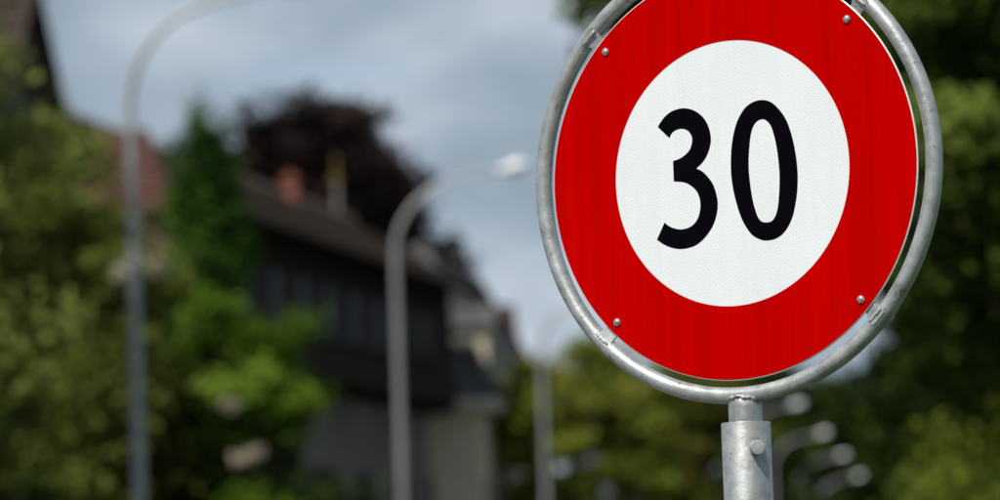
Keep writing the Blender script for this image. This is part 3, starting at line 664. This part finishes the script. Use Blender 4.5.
tree('laurel_shrub', 'dark laurel shrub low in front of the timber house wall', 'shrub', (-3.3, 64.0, 0),
     [(0, 0, 3.8, 1.0, 0.9, 1.0), (-0.8, 0, 2.6, 1.0, 0.9, 1.2), (0.6, 0, 2.2, 0.9, 0.9, 1.0)], 'leaf_dark', 100, 110, 0.14, 0.28, 35, 0.08)
tree('ivy_shrub', 'dark bush at the lower left corner below the olive tree', 'shrub', (-6.6, 50.0, 0),
     [(-0.4, 0, 3.0, 1.4, 1.0, 1.0), (0.9, 0, 2.8, 1.0, 1.0, 0.9), (0.2, 0, 1.8, 1.6, 1.0, 1.2)], 'leaf_mid', 120, 110, 0.14, 0.28, 37, 0.10, tint=(0.4, 0.2))
# copper beech behind the timber house
tree('copper_beech', 'big dark purple-brown copper beech behind the timber house roof', 'tree', (-6.6, 139.0, 0.0),
     [(0.0, 0, 17.2, 2.7, 2.4, 2.5), (-1.2, 0, 19.3, 1.3, 1.6, 1.1), (0.7, 0, 19.9, 1.2, 1.6, 1.1), (-2.7, 0, 17.6, 1.1, 1.8, 1.4), (2.2, 0, 18.0, 1.0, 1.6, 1.1), (2.9, 0, 16.0, 1.1, 1.8, 1.3), (3.9, 0, 14.4, 0.9, 1.6, 1.1), (0, 0, 14.4, 2.8, 2.4, 1.8)], 'leaf_copper', 1250, 90, 0.24, 0.46, 47, 0.5, tint=(0.5, 0.32))
# beyond: trees on the left side of the road
tree('field_maple', 'yellow-green tree behind the third lamp, just left of the sign', 'tree', (1.6, 120.0, 0),
     [(-0.4, 0, 9.0, 1.0, 1.2, 1.1), (0.8, 0, 9.6, 1.1, 1.3, 1.1), (-1.4, 0, 7.6, 1.0, 1.3, 1.2), (0.4, 0, 7.2, 1.7, 1.5, 1.5), (2.2, 0, 8.6, 1.1, 1.2, 1.5), (-0.8, 0, 5.2, 1.8, 1.6, 1.3), (1.4, 0, 5.2, 1.6, 1.4, 1.4), (2.6, 0, 7.0, 1.2, 1.4, 1.4)], 'leaf_autumn', 400, 100, 0.20, 0.34, 51, 0.2, tint=(0.5, 0.25))
tree('hornbeam', 'green tree with rusty leaves below the left half of the sign', 'tree', (5.4, 136.0, 0),
     [(0, 0, 11.0, 1.6, 1.6, 1.5), (-1.2, 0, 9.2, 1.5, 1.5, 1.5), (1.3, 0, 9.6, 1.6, 1.6, 1.6), (0, 0, 7.4, 2.4, 1.8, 1.6), (0, 0, 5.4, 2.4, 1.8, 1.4)], 'leaf_maple', 300, 100, 0.22, 0.38, 53, 0.2)
tree('oak_tree', 'dark green tree right behind the sign post', 'tree', (8.6, 165.0, 0),
     [(0, 0, 13.0, 2.2, 1.8, 1.9), (2.2, 0, 11.8, 2.0, 1.8, 1.9), (-1.6, 0, 10.8, 1.8, 1.8, 1.8), (0.3, 0, 8.6, 3.2, 2.0, 2.0), (1.4, 0, 6.4, 3.2, 2.2, 1.8)], 'leaf_dark', 380, 100, 0.26, 0.42, 55, 0.25, tint=(0.6, 0.2))
tree('chestnut_tree', 'olive dark tree behind the small far lamp heads', 'tree', (18.2, 222.0, 0),
     [(0.4, 0, 14.4, 2.4, 2.4, 1.7), (0, 0, 13.0, 2.6, 2.4, 1.9), (-2.8, 0, 12.6, 2.4, 2.2, 2.4), (2.2, 0, 11.2, 2.3, 2.3, 2.2), (-0.5, 0, 9.4, 4.2, 3.0, 2.4), (-4.2, 0, 14.0, 2.0, 1.8, 2.0), (-2.4, 0, 7.0, 3.8, 2.6, 2.0), (2.4, 0, 7.4, 2.6, 2.4, 2.0)], 'leaf_mid', 520, 100, 0.32, 0.5, 57, 0.3, tint=(0.35, 0.2))
tree('lime_tree', 'far dark tree to the right of the lowest lamp head', 'tree', (23.2, 250.0, 0),
     [(0, 0, 16.4, 1.9, 2.2, 1.6), (0, 0, 14.0, 2.4, 2.2, 1.8), (1.4, 0, 11.8, 1.9, 2.2, 1.9), (-1.3, 0, 12.0, 2.2, 2.2, 2.0), (0.2, 0, 9.2, 2.9, 2.6, 2.2)], 'leaf_dark', 300, 100, 0.34, 0.5, 59, 0.3, tint=(0.7, 0.2))
# right side: overhanging roadside trees
tree('beech_tree', 'big roadside tree with sunlit leaves along the right edge, branches over the sign', 'tree', (5.2, 30.0, 0),
     [(-0.4, 0, 6.6, 1.7, 1.6, 1.3), (-1.7, 0, 5.3, 0.85, 1.0, 0.9), (-1.3, 0.3, 4.1, 1.0, 1.1, 0.8), (0.2, 0, 5.0, 1.6, 1.5, 1.4), (0.5, 0, 3.6, 1.6, 1.5, 1.0), (-3.3, 0.2, 7.1, 0.8, 0.8, 0.35), (-4.3, 0.0, 6.5, 0.16, 0.2, 0.10), (-2.4, 0.1, 6.95, 1.0, 0.9, 0.5), (-3.9, 0.1, 6.85, 0.3, 0.3, 0.15)], 'leaf_mid', 760, 100, 0.11, 0.20, 61, 0.17, tint=(0.42, 0.34))
tree('linden_tree', 'darker roadside tree farther along behind the right edge tree', 'tree', (7.45, 48.0, 0),
     [(-0.8, 0, 8.0, 2.0, 1.8, 1.8), (-1.6, 0, 5.8, 1.6, 1.6, 1.5), (-1.3, 0, 4.0, 1.5, 1.6, 1.3), (0.8, 0, 6.0, 2.0, 2.0, 2.0), (0.5, 0, 3.6, 2.0, 2.0, 1.4), (-1.2, 0, 2.8, 1.0, 1.4, 1.3), (-1.7, 0.2, 4.9, 0.9, 1.2, 1.0), (-1.6, 0, 8.7, 1.5, 1.6, 1.2), (-1.9, 0.2, 3.9, 0.7, 0.8, 0.7), (-1.9, 0.2, 4.6, 0.7, 0.8, 0.6), (-1.3, 0.5, 7.2, 1.5, 1.5, 1.2), (-0.6, 0, 2.2, 1.6, 1.6, 1.3)], 'leaf_mid', 1000, 100, 0.15, 0.24, 63, 0.3, tint=(0.4, 0.32))
tree('privet_shrub', 'yellow-green shrub at the lower right corner', 'shrub', (4.9, 36.0, 0),
     [(-0.3, 0, 2.9, 0.8, 0.9, 0.7), (0.3, 0, 3.3, 0.8, 0.9, 0.7), (-0.7, 0, 2.0, 0.7, 0.9, 0.8), (0.4, 0, 2.0, 1.2, 1.0, 1.0)], 'leaf_autumn', 130, 100, 0.11, 0.20, 65, 0.07, tint=(0.35, 0.2))

# pale flower heads on two of the shrubs
leaf_mat('petal_pale', (0.30, 0.25, 0.19), (0.44, 0.38, 0.29), (0.56, 0.50, 0.40), 0.2)
for plant, heads in ((vib, [(-5.08, 53.55, 6.88, 0.15), (-4.93, 53.55, 6.99, 0.12), (-4.59, 53.65, 6.92, 0.12)]),
                     (hyd, [(-3.53, 52.9, 4.28, 0.075), (-3.34, 52.9, 4.33, 0.07), (-3.64, 53.1, 5.0, 0.03)])):
    for i, (x, y, z, r) in enumerate(heads):
        loc = Vector((x, y, z)) - plant.location
        link('flower_head', crown_mesh('flower_head', [(loc.x, loc.y, loc.z, r, r, r * 0.7)], 36, 12, 0.05, 0.035, 'petal_pale', 90 + i), plant)
        MB().tube([loc - Vector((0.05, -0.5, 0.5)), loc - Vector((0.02, -0.2, 0.15)), loc], [0.02, 0.014, 0.008], 6).build('flower_stem', 'bark', plant, True)
